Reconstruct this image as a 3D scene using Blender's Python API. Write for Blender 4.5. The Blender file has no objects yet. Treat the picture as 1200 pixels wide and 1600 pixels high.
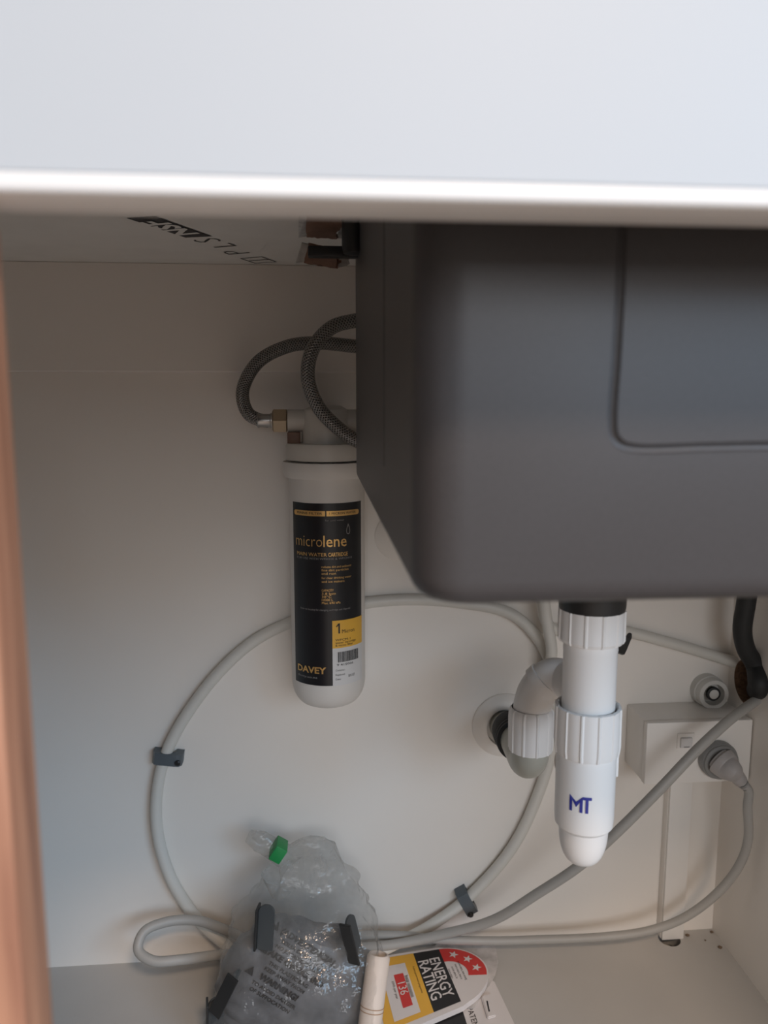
import bpy, bmesh, math, random
from mathutils import Vector, Matrix, noise
from mathutils.bvhtree import BVHTree
random.seed(7)
scn = bpy.context.scene
COL = scn.collection
PI = math.pi

# ------------------------------------------------------------------ camera
CZ = 0.621                                   # camera height above the cabinet floor (z = 0)
YAW, PIT = math.radians(4.76), math.radians(8.15)
FPX = 1200.0
cd = bpy.data.cameras.new('camera'); cam = bpy.data.objects.new('camera', cd); COL.objects.link(cam)
cd.sensor_fit = 'VERTICAL'; cd.sensor_height = 36; cd.sensor_width = 27; cd.lens = 27
cd.clip_start = 0.01; cd.clip_end = 50
cam.location = (0, 0, CZ); cam.rotation_euler = (PI/2 - PIT, 0, -YAW)
cd.dof.use_dof = True; cd.dof.focus_distance = 0.66; cd.dof.aperture_fstop = 9.5
scn.camera = cam
FW = Vector((math.sin(YAW)*math.cos(PIT), math.cos(YAW)*math.cos(PIT), -math.sin(PIT)))
RT = Vector((math.cos(YAW), -math.sin(YAW), 0)); UP = RT.cross(FW)

# ------------------------------------------------------------------ world, lights, exposure
w = bpy.data.worlds.new('room_light'); scn.world = w; w.use_nodes = True
bg = w.node_tree.nodes['Background']
bg.inputs[0].default_value = (1.0, 0.93, 0.86, 1); bg.inputs[1].default_value = 0.42
def area(name, loc, aim, sx, sy, power, color):
    l = bpy.data.lights.new(name, 'AREA'); l.shape = 'RECTANGLE'; l.size = sx; l.size_y = sy
    l.energy = power; l.color = color
    o = bpy.data.objects.new(name, l); COL.objects.link(o); o.location = loc
    o.rotation_euler = (Vector(aim) - Vector(loc)).to_track_quat('-Z', 'Y').to_euler()
    return o
area('kitchen_window', (2.0, -2.0, 1.55), (0.1, 0.3, 0.5), 1.5, 1.0, 47, (0.48, 0.73, 1.0))
area('front_fill', (0.45, -2.7, 1.25), (0.2, 0.3, 0.5), 1.8, 0.9, 29, (0.92, 0.95, 1.0))  # added fill light from the front, no known source there
area('ceiling_lamp', (0.5, -1.35, 2.12), (0.15, 0.4, 0.4), 0.45, 0.22, 26, (1.0, 0.74, 0.54))
vs = scn.view_settings
vs.view_transform = 'Standard'; vs.look = 'None'; vs.gamma = 1; vs.use_curve_mapping = False; vs.exposure = 0.0

# ------------------------------------------------------------------ helpers
def W(px, py, Y=None, X=None, Z=None, zmin=None):
    """point of the real place seen at that pixel, on the plane Y, X or Z (metres)"""
    r = FW + RT*(px-600)/FPX - UP*(py-800)/FPX
    if Y is not None: t = Y/r.y
    elif X is not None: t = X/r.x
    else: t = (Z-CZ)/r.z
    p = r*t + Vector((0, 0, CZ))
    if zmin is not None and p.z < zmin: p = r*((zmin-CZ)/r.z) + Vector((0, 0, CZ))
    return p
def Zp(py, px, Y): return W(px, py, Y=Y).z

MATS = {}
def mat(name, rgb, rough=0.5, metal=0.0, spec=0.5, noise_amt=0.04, nscale=30, bump=0.0, bscale=200, stretch=None, rgb2=None, coat=0):
    m = bpy.data.materials.new(name); m.use_nodes = True; nt = m.node_tree
    b = nt.nodes['Principled BSDF']
    b.inputs['Roughness'].default_value = rough; b.inputs['Metallic'].default_value = metal
    b.inputs['Specular IOR Level'].default_value = spec; b.inputs['Coat Weight'].default_value = coat
    tc = nt.nodes.new('ShaderNodeTexCoord'); src = tc.outputs['Object']
    if stretch:
        mp = nt.nodes.new('ShaderNodeMapping'); mp.inputs['Scale'].default_value = stretch
        nt.links.new(src, mp.inputs['Vector']); src = mp.outputs['Vector']
    n = nt.nodes.new('ShaderNodeTexNoise'); n.inputs['Scale'].default_value = nscale; n.inputs['Detail'].default_value = 4
    nt.links.new(src, n.inputs['Vector'])
    cr = nt.nodes.new('ShaderNodeValToRGB')
    a = [max(0, c*(1-noise_amt)) for c in rgb]; z = [min(1, c*(1+noise_amt)) for c in (rgb2 or rgb)]
    cr.color_ramp.elements[0].position = 0.3; cr.color_ramp.elements[1].position = 0.7
    cr.color_ramp.elements[0].color = (*a, 1); cr.color_ramp.elements[1].color = (*z, 1)
    nt.links.new(n.outputs['Fac'], cr.inputs['Fac']); nt.links.new(cr.outputs['Color'], b.inputs['Base Color'])
    if bump:
        n2 = nt.nodes.new('ShaderNodeTexNoise'); n2.inputs['Scale'].default_value = bscale
        nt.links.new(tc.outputs['Object'], n2.inputs['Vector'])
        bp = nt.nodes.new('ShaderNodeBump'); bp.inputs['Strength'].default_value = bump; bp.inputs['Distance'].default_value = 0.001
        nt.links.new(n2.outputs['Fac'], bp.inputs['Height']); nt.links.new(bp.outputs['Normal'], b.inputs['Normal'])
    MATS[name] = m
    return m
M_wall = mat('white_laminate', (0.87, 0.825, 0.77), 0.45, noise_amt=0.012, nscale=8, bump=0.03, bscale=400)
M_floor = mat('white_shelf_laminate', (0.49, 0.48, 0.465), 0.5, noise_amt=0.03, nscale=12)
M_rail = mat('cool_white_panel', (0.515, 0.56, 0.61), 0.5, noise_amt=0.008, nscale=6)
M_edge = mat('edge_highlight_white', (0.86, 0.87, 0.88), 0.3, noise_amt=0.005, nscale=6)  # lighter white that paints in the reflection on the panel's lower edge
M_bench = mat('benchtop_underside', (0.84, 0.82, 0.78), 0.55, noise_amt=0.03, nscale=25)
M_ink = mat('black_ink', (0.02, 0.02, 0.022), 0.6)
M_wood = mat('timber_grain', (0.36, 0.165, 0.105), 0.45, noise_amt=0.2, nscale=14, stretch=(14, 14, 0.7), rgb2=(0.47, 0.245, 0.155), bump=0.1, bscale=120)
M_sink = mat('grey_granite_composite', (0.060, 0.057, 0.060), 0.42, spec=0.40, noise_amt=0.05, nscale=600, bump=0.05, bscale=900)
M_black = mat('black_plastic', (0.018, 0.019, 0.02), 0.4)
M_rubber = mat('black_rubber', (0.014, 0.015, 0.016), 0.6)
M_pvc = mat('white_pvc', (0.83, 0.82, 0.81), 0.32, noise_amt=0.01, nscale=20)
M_pvc2 = mat('greyed_pvc', (0.60, 0.59, 0.56), 0.4, noise_amt=0.02)
M_pvcgrey = mat('grey_translucent_pvc', (0.42, 0.42, 0.37), 0.35, noise_amt=0.05)
M_filter = mat('cream_plastic', (0.72, 0.69, 0.65), 0.4, noise_amt=0.015)
M_fcap = mat('filter_head_plastic', (0.62, 0.59, 0.54), 0.4, noise_amt=0.02)
M_gold = mat('gold_foil', (0.80, 0.50, 0.18), 0.35, metal=0.6)
M_yellow = mat('yellow_print', (0.80, 0.45, 0.06), 0.5)
M_label = mat('black_label', (0.012, 0.013, 0.016), 0.3)
M_wlabel = mat('white_label', (0.68, 0.67, 0.66), 0.45)
M_greyprint = mat('grey_print', (0.28, 0.27, 0.26), 0.5)
M_blue = mat('navy_print', (0.03, 0.04, 0.30), 0.4)
M_tube = mat('milky_plastic_tube', (0.70, 0.68, 0.63), 0.4, noise_amt=0.02)
M_clip = mat('slate_clip_plastic', (0.10, 0.12, 0.135), 0.4)
M_cord = mat('grey_cord_sheath', (0.40, 0.39, 0.37), 0.5, noise_amt=0.03)
M_plug = mat('grey_plug_plastic', (0.40, 0.38, 0.375), 0.45)
M_plugd = mat('dark_grey_plug_rim', (0.25, 0.25, 0.245), 0.45)
M_socket = mat('socket_white_plastic', (0.86, 0.83, 0.79), 0.4, noise_amt=0.01)
M_brass = mat('dull_brass', (0.42, 0.33, 0.23), 0.35, metal=0.85)
M_steel = mat('steel_ferrule', (0.42, 0.40, 0.38), 0.3, metal=0.95)
M_tape = mat('brown_tape', (0.26, 0.15, 0.105), 0.5, noise_amt=0.25, nscale=60)
M_torn = mat('torn_silver_edge', (0.55, 0.54, 0.52), 0.5, noise_amt=0.2, nscale=200)
M_chip = mat('raw_chipboard', (0.17, 0.10, 0.06), 0.8, noise_amt=0.4, nscale=300)
M_green = mat('green_tape', (0.015, 0.27, 0.07), 0.45)
M_pouch = mat('grey_film', (0.13, 0.135, 0.145), 0.4, noise_amt=0.3, nscale=40, spec=0.4, bump=0.4, bscale=90)
M_bracket = mat('charcoal_plastic', (0.055, 0.062, 0.066), 0.4)
M_paper = mat('white_card', (0.72, 0.69, 0.69), 0.55, noise_amt=0.01)
M_red = mat('red_print', (0.62, 0.045, 0.04), 0.5)
M_cream = mat('cream_paper', (0.72, 0.63, 0.56), 0.6, noise_amt=0.05)
M_tan = mat('tan_line', (0.42, 0.27, 0.17), 0.6)
M_dirt = mat('brown_crumb', (0.17, 0.12, 0.08), 0.9)
M_kfloor = mat('kitchen_floor_boards', (0.46, 0.36, 0.28), 0.4, noise_amt=0.25, nscale=6, stretch=(1, 10, 1))

def braid():
    m = bpy.data.materials.new('braided_steel'); m.use_nodes = True; nt = m.node_tree
    b = nt.nodes['Principled BSDF']; b.inputs['Metallic'].default_value = 0.9; b.inputs['Roughness'].default_value = 0.28
    uv = nt.nodes.new('ShaderNodeUVMap'); sep = nt.nodes.new('ShaderNodeSeparateXYZ'); nt.links.new(uv.outputs[0], sep.inputs[0])
    def math_(op, a, c):
        n = nt.nodes.new('ShaderNodeMath'); n.operation = op
        for i, v in enumerate((a, c)):
            if v is None: continue
            if isinstance(v, (int, float)): n.inputs[i].default_value = v
            else: nt.links.new(v, n.inputs[i])
        return n.outputs[0]
    u = math_('MULTIPLY', sep.outputs[0], 2*PI*10); v = math_('MULTIPLY', sep.outputs[1], 2*PI*380)
    s1 = math_('SINE', math_('ADD', u, v), None); s2 = math_('SINE', math_('SUBTRACT', u, v), None)
    h = math_('MAXIMUM', s1, s2)
    cr = nt.nodes.new('ShaderNodeValToRGB'); cr.color_ramp.elements[0].color = (0.03, 0.028, 0.026, 1); cr.color_ramp.elements[1].color = (0.36, 0.345, 0.33, 1)
    nt.links.new(math_('ADD', math_('MULTIPLY', h, 0.5), 0.45), cr.inputs[0]); nt.links.new(cr.outputs[0], b.inputs['Base Color'])
    bp = nt.nodes.new('ShaderNodeBump'); bp.inputs['Distance'].default_value = 0.0006; bp.inputs['Strength'].default_value = 0.8
    nt.links.new(h, bp.inputs['Height']); nt.links.new(bp.outputs[0], b.inputs['Normal'])
    return m
M_braid = braid()
def film(name, clear, tint, rough, back=0.5, bunch=None):
    m = bpy.data.materials.new(name); m.use_nodes = True; nt = m.node_tree
    nt.nodes.remove(nt.nodes['Principled BSDF']); out = nt.nodes['Material Output']
    tr = nt.nodes.new('ShaderNodeBsdfTransparent'); tr.inputs[0].default_value = (0.97, 0.97, 0.97, 1)
    df = nt.nodes.new('ShaderNodeBsdfDiffuse'); df.inputs[0].default_value = (*tint, 1)
    tl = nt.nodes.new('ShaderNodeBsdfTranslucent'); tl.inputs[0].default_value = (*tint, 1)
    gl = nt.nodes.new('ShaderNodeBsdfGlossy'); gl.inputs['Roughness'].default_value = rough; gl.inputs[0].default_value = (1, 1, 1, 1)
    m1 = nt.nodes.new('ShaderNodeMixShader'); m1.inputs[0].default_value = back
    nt.links.new(df.outputs[0], m1.inputs[1]); nt.links.new(tl.outputs[0], m1.inputs[2])
    m2 = nt.nodes.new('ShaderNodeMixShader'); m2.inputs[0].default_value = 1-clear
    tc = nt.nodes.new('ShaderNodeTexCoord'); n = nt.nodes.new('ShaderNodeTexNoise'); n.inputs['Scale'].default_value = 35; n.inputs['Detail'].default_value = 5
    nt.links.new(tc.outputs['Object'], n.inputs['Vector'])
    mr = nt.nodes.new('ShaderNodeMapRange'); mr.inputs[1].default_value = 0.35; mr.inputs[2].default_value = 0.7
    mr.inputs[3].default_value = (1-clear)*0.5; mr.inputs[4].default_value = min(1, (1-clear)*1.6)
    nt.links.new(n.outputs['Fac'], mr.inputs[0])
    if bunch:                                    # the film is bunched in many layers towards the neck
        sp = nt.nodes.new('ShaderNodeSeparateXYZ'); nt.links.new(tc.outputs['Object'], sp.inputs[0])
        zr = nt.nodes.new('ShaderNodeMapRange'); zr.inputs[1].default_value = bunch[0]; zr.inputs[2].default_value = bunch[1]
        zr.inputs[3].default_value = bunch[2]; zr.inputs[4].default_value = bunch[3]; nt.links.new(sp.outputs[2], zr.inputs[0])
        mu = nt.nodes.new('ShaderNodeMath'); mu.operation = 'MULTIPLY'; nt.links.new(mr.outputs[0], mu.inputs[0]); nt.links.new(zr.outputs[0], mu.inputs[1])
        nt.links.new(mu.outputs[0], m2.inputs[0])
    else: nt.links.new(mr.outputs[0], m2.inputs[0])
    nt.links.new(tr.outputs[0], m2.inputs[1]); nt.links.new(m1.outputs[0], m2.inputs[2])
    fr = nt.nodes.new('ShaderNodeLayerWeight')
    pw = nt.nodes.new('ShaderNodeMath'); pw.operation = 'POWER'; pw.inputs[1].default_value = 4; nt.links.new(fr.outputs['Facing'], pw.inputs[0])
    ma = nt.nodes.new('ShaderNodeMath'); ma.operation = 'MULTIPLY_ADD'; ma.inputs[1].default_value = 0.35; ma.inputs[2].default_value = 0.028; nt.links.new(pw.outputs[0], ma.inputs[0])
    bp = nt.nodes.new('ShaderNodeBump'); bp.inputs['Strength'].default_value = 0.8; bp.inputs['Distance'].default_value = 0.006
    n2 = nt.nodes.new('ShaderNodeTexNoise'); n2.inputs['Scale'].default_value = 60; n2.inputs['Detail'].default_value = 3
    nt.links.new(tc.outputs['Object'], n2.inputs['Vector']); nt.links.new(n2.outputs['Fac'], bp.inputs['Height'])
    nt.links.new(bp.outputs[0], gl.inputs['Normal']); nt.links.new(bp.outputs[0], fr.inputs['Normal'])
    m3 = nt.nodes.new('ShaderNodeMixShader'); nt.links.new(ma.outputs[0], m3.inputs[0])
    nt.links.new(m2.outputs[0], m3.inputs[1]); nt.links.new(gl.outputs[0], m3.inputs[2]); nt.links.new(m3.outputs[0], out.inputs[0])
    return m
M_bag = film('clear_crinkled_plastic', 0.80, (0.60, 0.59, 0.56), 0.10, 0.4, (0.07, 0.17, 0.25, 1.9))
M_sleeve = film('frosted_sleeve', 0.22, (0.70, 0.67, 0.66), 0.35, 0.08)

WL = {}                                       # world location of every object (all unrotated at build time)
def tag(o, label, cat, group=None):
    o['label'] = label; o['category'] = cat
    if group: o['group'] = group
    return o
def thing(name, label, cat, loc, group=None):
    o = bpy.data.objects.new(name, None); COL.objects.link(o); o.empty_display_size = 0.02
    o.location = loc; WL[o] = Vector(loc)
    return tag(o, label, cat, group)
def obj(name, bm, m, parent=None, smooth=True, angle=35, origin=None):
    """bm holds world coordinates"""
    off = WL[parent] if parent else (Vector(origin) if origin else Vector((0, 0, 0)))
    bmesh.ops.translate(bm, verts=bm.verts, vec=-off)
    bmesh.ops.recalc_face_normals(bm, faces=bm.faces)
    me = bpy.data.meshes.new(name); bm.to_mesh(me); bm.free()
    o = bpy.data.objects.new(name, me); COL.objects.link(o)
    for mm in (m if isinstance(m, (list, tuple)) else [m]): me.materials.append(mm)
    if smooth:
        for p in me.polygons: p.use_smooth = True
        me.set_sharp_from_angle(angle=math.radians(angle))
    if parent: o.parent = parent; WL[o] = off
    else:
        o.location = off; WL[o] = off
    return o
def new(): return bmesh.new()
def box(bm, x0, x1, y0, y1, z0, z1, bev=0.0, seg=2):
    r = bmesh.ops.create_cube(bm, size=1.0)
    vs_ = r['verts']
    for v in vs_:
        v.co = Vector(((x0+x1)/2+v.co.x*(x1-x0), (y0+y1)/2+v.co.y*(y1-y0), (z0+z1)/2+v.co.z*(z1-z0)))
    if bev:
        es = list({e for v in vs_ for e in v.link_edges})
        bmesh.ops.bevel(bm, geom=es, offset=bev, segments=seg, profile=0.5, affect='EDGES')
    return bm
def frame(axis):
    a = Vector(axis).normalized()
    t = Vector((0, 0, 1)) if abs(a.z) < 0.9 else Vector((1, 0, 0))
    u = t.cross(a).normalized(); return u, a.cross(u), a
def lathe(bm, prof, c, axis=(0, 0, 1), n=48, rfun=None, caps=True):
    """prof: (radius, distance along axis)"""
    u, v, a = frame(axis); c = Vector(c); rings = []
    for r, h in prof:
        ring = []
        for i in range(n):
            t = 2*PI*i/n; rr = rfun(r, t) if rfun else r
            ring.append(bm.verts.new(c + a*h + (u*math.cos(t)+v*math.sin(t))*rr))
        rings.append(ring)
    for A, B in zip(rings, rings[1:]):
        for i in range(n):
            bm.faces.new((A[i], A[(i+1) % n], B[(i+1) % n], B[i]))
    if caps:
        bm.faces.new(rings[0][::-1]); bm.faces.new(rings[-1])
    else:
        pass
    return bm
def nut_r(ribs, depth):
    def f(r, t):
        k = (t*ribs/(2*PI)) % 1.0
        return r + (depth if k < 0.13 else depth*0.35*math.sin((k-0.13)/0.87*PI))
    return f
def spline(pts, n=14):
    P = [Vector(p) for p in pts]; out = []
    E = [P[0]*2-P[1]] + P + [P[-1]*2-P[-2]]
    for i in range(1, len(E)-2):
        p0, p1, p2, p3 = E[i-1:i+3]
        d1, d2, d3 = max((p1-p0).length**.5, 1e-4), max((p2-p1).length**.5, 1e-4), max((p3-p2).length**.5, 1e-4)
        m1 = (p1-p0)/d1 - (p2-p0)/(d1+d2) + (p2-p1)/d2
        m2 = (p2-p1)/d2 - (p3-p1)/(d2+d3) + (p3-p2)/d3
        m1 *= d2; m2 *= d2
        for k in range(n):
            t = k/n
            out.append(p1*(2*t**3-3*t*t+1) + m1*(t**3-2*t*t+t) + p2*(-2*t**3+3*t*t) + m2*(t**3-t*t))
    out.append(P[-1]); return out
def tube(bm, path, rad, n=16, uv=False, zmin=None):
    path = [Vector(p) for p in path]; rings = []; L = 0
    uvl = bm.loops.layers.uv.verify() if uv else None
    t0 = (path[1]-path[0]).normalized(); u, v, _ = frame(t0); lens = [0]
    for i, p in enumerate(path):
        t = (path[min(i+1, len(path)-1)]-path[max(i-1, 0)]).normalized()
        u = (u - t*u.dot(t)).normalized(); v = t.cross(u)
        r = rad(i/(len(path)-1)) if callable(rad) else rad
        if i: L += (p-path[i-1]).length; lens.append(L)
        rings.append([bm.verts.new(p+(u*math.cos(2*PI*k/n)+v*math.sin(2*PI*k/n))*r) for k in range(n)])
    for i in range(len(rings)-1):
        A, B = rings[i], rings[i+1]
        for k in range(n):
            f = bm.faces.new((A[k], A[(k+1) % n], B[(k+1) % n], B[k]))
            if uv:
                for lp, (a, b) in zip(f.loops, ((k, i), (k+1, i), (k+1, i+1), (k, i+1))): lp[uvl].uv = (a/n, lens[b])
    bm.faces.new(rings[0][::-1]); bm.faces.new(rings[-1])
    return bm
def text2d(s, size, align='CENTER', offset=0.0, res=2):
    """flat lettering as (verts, faces) in 2-D"""
    c = bpy.data.curves.new('t', 'FONT'); c.body = s; c.size = 1; c.align_x = align; c.align_y = 'CENTER'
    c.offset = offset/size; c.resolution_u = res; c.fill_mode = 'FRONT'
    o = bpy.data.objects.new('t', c); COL.objects.link(o)
    bpy.context.view_layer.update()
    me = o.to_mesh()
    V = [(v.co.x*size, v.co.y*size) for v in me.vertices]; F = [tuple(p.vertices) for p in me.polygons]
    o.to_mesh_clear(); bpy.data.objects.remove(o); bpy.data.curves.remove(c)
    return V, F
def lay(bm, VF, f, dx=0, dy=0, sx=1, sy=1):
    V, F = VF
    vs_ = [bm.verts.new(f(x*sx+dx, y*sy+dy)) for x, y in V]
    for q in F:
        try: bm.faces.new([vs_[i] for i in q])
        except ValueError: pass
def grid(bm, f, x0, x1, y0, y1, nx=1, ny=1):
    g = [[bm.verts.new(f(x0+(x1-x0)*i/nx, y0+(y1-y0)*j/ny)) for i in range(nx+1)] for j in range(ny+1)]
    for j in range(ny):
        for i in range(nx): bm.faces.new((g[j][i], g[j][i+1], g[j+1][i+1], g[j+1][i]))
def poly(bm, f, pts): bm.faces.new([bm.verts.new(f(*p)) for p in pts])
def cut(o, cutter_bm):
    """carve a shape out of a mesh, for good"""
    me = bpy.data.meshes.new('c'); bmesh.ops.translate(cutter_bm, verts=cutter_bm.verts, vec=-WL[o])
    bmesh.ops.recalc_face_normals(cutter_bm, faces=cutter_bm.faces); cutter_bm.to_mesh(me); cutter_bm.free()
    c = bpy.data.objects.new('c', me); COL.objects.link(c); c.location = o.matrix_world.translation
    c.location = WL[o]
    md = o.modifiers.new('b', 'BOOLEAN'); md.operation = 'DIFFERENCE'; md.object = c; md.solver = 'EXACT'
    bpy.context.view_layer.update()
    dg = bpy.context.evaluated_depsgraph_get()
    nm = bpy.data.meshes.new_from_object(o.evaluated_get(dg))
    o.modifiers.clear(); old = o.data; o.data = nm; nm.name = old.name
    bpy.data.objects.remove(c)
    nm.set_sharp_from_angle(angle=math.radians(35))
def struct(name, bm, m, **k):
    o = obj(name, bm, m, **k); o['kind'] = 'structure'; return o

# ------------------------------------------------------------------ the cabinet shell
XL, XR, YB, ZT = -0.53, 0.4588, 0.80, 0.754       # side walls, back wall, benchtop underside
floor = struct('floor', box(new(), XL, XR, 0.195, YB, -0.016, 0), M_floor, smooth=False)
hole = W(1047, 1469, Z=0.0)
cut(floor, lathe(new(), [(0.0125, -0.03), (0.0125, 0.03)], (hole.x, 0.787, 0), n=32))
struct('wall_back', box(new(), XL-.016, XR+.016, YB, YB+.016, -.15, ZT), M_wall, smooth=False)
struct('wall_left', box(new(), XL-.016, XL, 0.195, YB, -.15, ZT), M_wall, smooth=False)
wall_r = struct('wall_right', box(new(), XR, XR+.016, 0.195, YB, -.15, ZT), M_wall, smooth=False)
hc = W(1171, 1066, X=XR)
cut(wall_r, lathe(new(), [(0.0245, -0.03), (0.0245, 0.03)], (XR+.008, hc.y, hc.z), axis=(1, 0, 0), n=40))
o = obj('hole_lining', lathe(new(), [(0.0245, -0.012), (0.0245, 0.0075), (0.0235, 0.0075), (0.0235, -0.012), (0.0245, -0.012)], (XR+.0085, hc.y, hc.z), axis=(1, 0, 0), n=40, caps=False), M_chip, wall_r)
o['label'] = 'raw brown chipboard edge of the round hole'
obj('hole_backing', box(new(), XR+.016, XR+.022, hc.y-.05, hc.y+.05, hc.z-.05, hc.z+.05), M_chip, wall_r, smooth=False)
struct('trim_1', box(new(), XL, XR, YB-.016, YB, 0.621+0.0295, ZT, 0.001), M_wall, smooth=False)
struct('floor', box(new(), -2.5, 2.5, -3.0, 0.95, -0.17, -0.15), M_kfloor, smooth=False)
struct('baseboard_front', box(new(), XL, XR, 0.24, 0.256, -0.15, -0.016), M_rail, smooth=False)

# ------------------------------------------------------------------ benchtop with printed marks underneath
bt = thing('benchtop', 'pale benchtop over the cabinet, printed marks on its underside', 'benchtop', (0, 0.5, ZT))
obj('slab', box(new(), -1.2, 1.2, 0.155, 0.85, ZT, ZT+0.03, 0.002), M_bench, bt, smooth=False)
pa, pb = W(420, 408, Z=ZT), W(220, 340, Z=ZT)
e1 = (pb-pa).normalized(); e2 = Vector((e1.y, -e1.x, 0))
bm = new()
def under(cx, cy, dz):
    c = W(cx, cy, Z=ZT)
    return lambda x, y: Vector((c.x, c.y, ZT-dz)) + e1*x + e2*y
for ch, cx, cy, s in (('S', 326, 375, .034), ('L', 350, 383, .034), ('P', 371, 394, .034)):
    lay(bm, text2d(ch, s, offset=-0.0006), under(cx, cy, 0.0004))
f = under(404, 406, 0.0004)
for x0, x1, y0, y1 in ((-.014, .014, -.012, -.0105), (-.014, .014, .0105, .012), (-.014, -.0125, -.012, .012), (.0125, .014, -.012, .012), (-.001, .001, -.012, .012)): grid(bm, f, x0, x1, y0, y1)
f = under(268, 355, 0.0004)
poly(bm, f, ((-.038, -.0115), (.034, -.0115), (.038, .0115), (-.034, .0115)))
obj('printed_lettering', bm, M_ink, bt, smooth=False)
bm = new(); lay(bm, text2d('NSF', .029, offset=0.0010), f := under(268, 355, 0.0008))
obj('logo_lettering', bm, M_bench, bt, smooth=False)

# ------------------------------------------------------------------ front rail and timber door
ft = thing('front_panel', 'wide white front panel across the top, below the benchtop edge', 'panel', (0, 0.185, 0.6647))
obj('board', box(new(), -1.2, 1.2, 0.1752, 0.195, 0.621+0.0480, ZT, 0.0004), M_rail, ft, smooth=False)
obj('edge_highlight', box(new(), -1.2, 1.2, 0.1748, 0.195, 0.621+0.0437, 0.621+0.0481, 0.0014, 3), M_edge, ft)['label'] = 'rounded lower edge, its highlight painted as brighter white'  # strip in brighter white stands in for light caught by the edge
tag(obj('cabinet_door', box(new(), -0.52, -0.0742, 0.177, 0.195, -0.01, 0.6615, 0.0012), M_wood, origin=(-0.3, 0.186, -0.01)), 'brown timber-grain cabinet door, seen by its right edge at the left', 'door')

# ------------------------------------------------------------------ sink
SX0, SX1, SY0, SY1 = 0.029, 0.385, 0.229, 0.629
SZB = CZ-0.0640
sk = thing('kitchen_sink', 'dark grey composite sink bowl hanging under the benchtop', 'sink', ((SX0+SX1)/2, (SY0+SY1)/2, SZB))
def rrect(x0, x1, y0, y1, r, n=8):
    out = []
    for cx, cy, a0 in ((x1-r, y1-r, 0), (x0+r, y1-r, PI/2), (x0+r, y0+r, PI), (x1-r, y0+r, 1.5*PI)):
        for k in range(n+1):
            a = a0+PI/2*k/n; out.append((cx+r*math.cos(a), cy+r*math.sin(a)))
    return out
bm = new(); rings = []
RC, RB = 0.016, 0.009
def ring(ins, z, r):
    rings.append([bm.verts.new((x, y, z)) for x, y in rrect(SX0+ins, SX1-ins, SY0+ins, SY1-ins, max(r, 0.003))])
ring(0.05, SZB, RC)
for k in range(7):
    a = PI/2*k/6; ring(RB*(1-math.sin(a)), SZB+RB*(1-math.cos(a)), RC-RB*(1-math.sin(a))*.6)
ring(0, ZT-0.0005, RC); ring(0.009, ZT-0.0005, RC); ring(0.009, SZB+0.02, RC); ring(0.02, SZB+0.009, RC)
for A, B in zip(rings, rings[1:]):
    n = len(A)
    for i in range(n): bm.faces.new((A[i], A[(i+1) % n], B[(i+1) % n], B[i]))
bm.faces.new(rings[0][::-1]); bm.faces.new(rings[-1])
bowl = obj('bowl', bm, M_sink, sk)
gp = [W(973, 330, Y=SY0), W(969, 450, Y=SY0), W(963, 560, Y=SY0), W(957, 655, Y=SY0), W(960, 682, Y=SY0), W(972, 695, Y=SY0), W(995, 701, Y=SY0), W(1100, 699, Y=SY0), W(1200, 697, Y=SY0)]
zg = gp[-1].z
gp += [Vector((.295, SY0, zg)), Vector((.310, SY0, zg+.001)), Vector((.316, SY0, zg+.006)), Vector((.318, SY0, zg+.015)), Vector((.318, SY0, gp[0].z))]
cut(bowl, tube(new(), spline(gp, 6), 0.0016, n=10))
yg = W(600, 500, X=SX0).y
cut(bowl, tube(new(), [(SX0, yg, CZ-0.029), (SX0, yg, CZ+0.03), (SX0, yg, CZ+0.118)], 0.0024, n=10))
TY = 0.46                                           # trap axis
TX = W(921, 1050, Y=TY).x
zf0, zf1 = Zp(930, 921, TY), Zp(950, 921, TY)
obj('waste_outlet', lathe(new(), [(0.017, zf1-.012), (0.0203, zf1-0.001), (0.0208, zf1+.003), (0.0208, zf0+.012), (0.026, zf0+.026), (0.042, SZB-.004), (0.042, SZB+.001)], (TX, TY, 0)), M_black, sk)

# ------------------------------------------------------------------ bottle trap
bt_ = thing('bottle_trap', 'white plastic bottle trap hanging below the sink, blue letters on it', 'pipe', (TX, TY, Zp(1345, 921, TY)))
k = TY/FPX*0.992
z = lambda py: Zp(py, 921, TY)
obj('top_nut', lathe(new(), [(0.0180, z(952)), (0.0203, z(950)), (0.0205, z(995)), (0.0195, z(1000)), (0.0165, z(1000)), (0.0165, z(952)), (0.018, z(952))], (TX, TY, 0), n=144, rfun=nut_r(12, .0008), caps=False), M_pvc, bt_, angle=25)
obj('inlet_pipe', lathe(new(), [(0.0168, z(1000)), (0.0172, z(1012)), (0.0169, z(1016)), (0.0168, z(1150))], (TX, TY, 0)), M_pvc, bt_)
obj('bottle_nut', lathe(new(), [(0.0172, z(1110)), (0.0188, z(1100)), (0.0204, z(1101)), (0.0206, z(1160)), (0.0198, z(1172)), (0.017, z(1172)), (0.0172, z(1110))], (TX, TY, 0), n=144, rfun=nut_r(12, .0008), caps=False), M_pvc, bt_, angle=25)
pr = [(0.0165, z(1150)), (0.0191, z(1165)), (0.0191, z(1270)), (0.0187, z(1282)), (0.0162, z(1288))]
for q in range(9):
    a = PI/2*q/8; pr.append((0.0158*math.cos(a)**0.62 if q < 8 else 0.0005, z(1297)-(z(1297)-z(1346))*math.sin(a)**1.1))
bottle = obj('bottle', lathe(new(), pr, (TX, TY, 0), n=64), M_pvc, bt_)
bm = new()
R = 0.0191+0.0004
fc = math.atan2(TX-0, TY)                               # lettering faces the cabinet opening
def wrapT(x, y):
    a = x/R - fc*0.9 + 0.02
    return Vector((TX+R*math.sin(a), TY-R*math.cos(a), y))
h_ = .0054; zc_ = z(1235)
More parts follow.
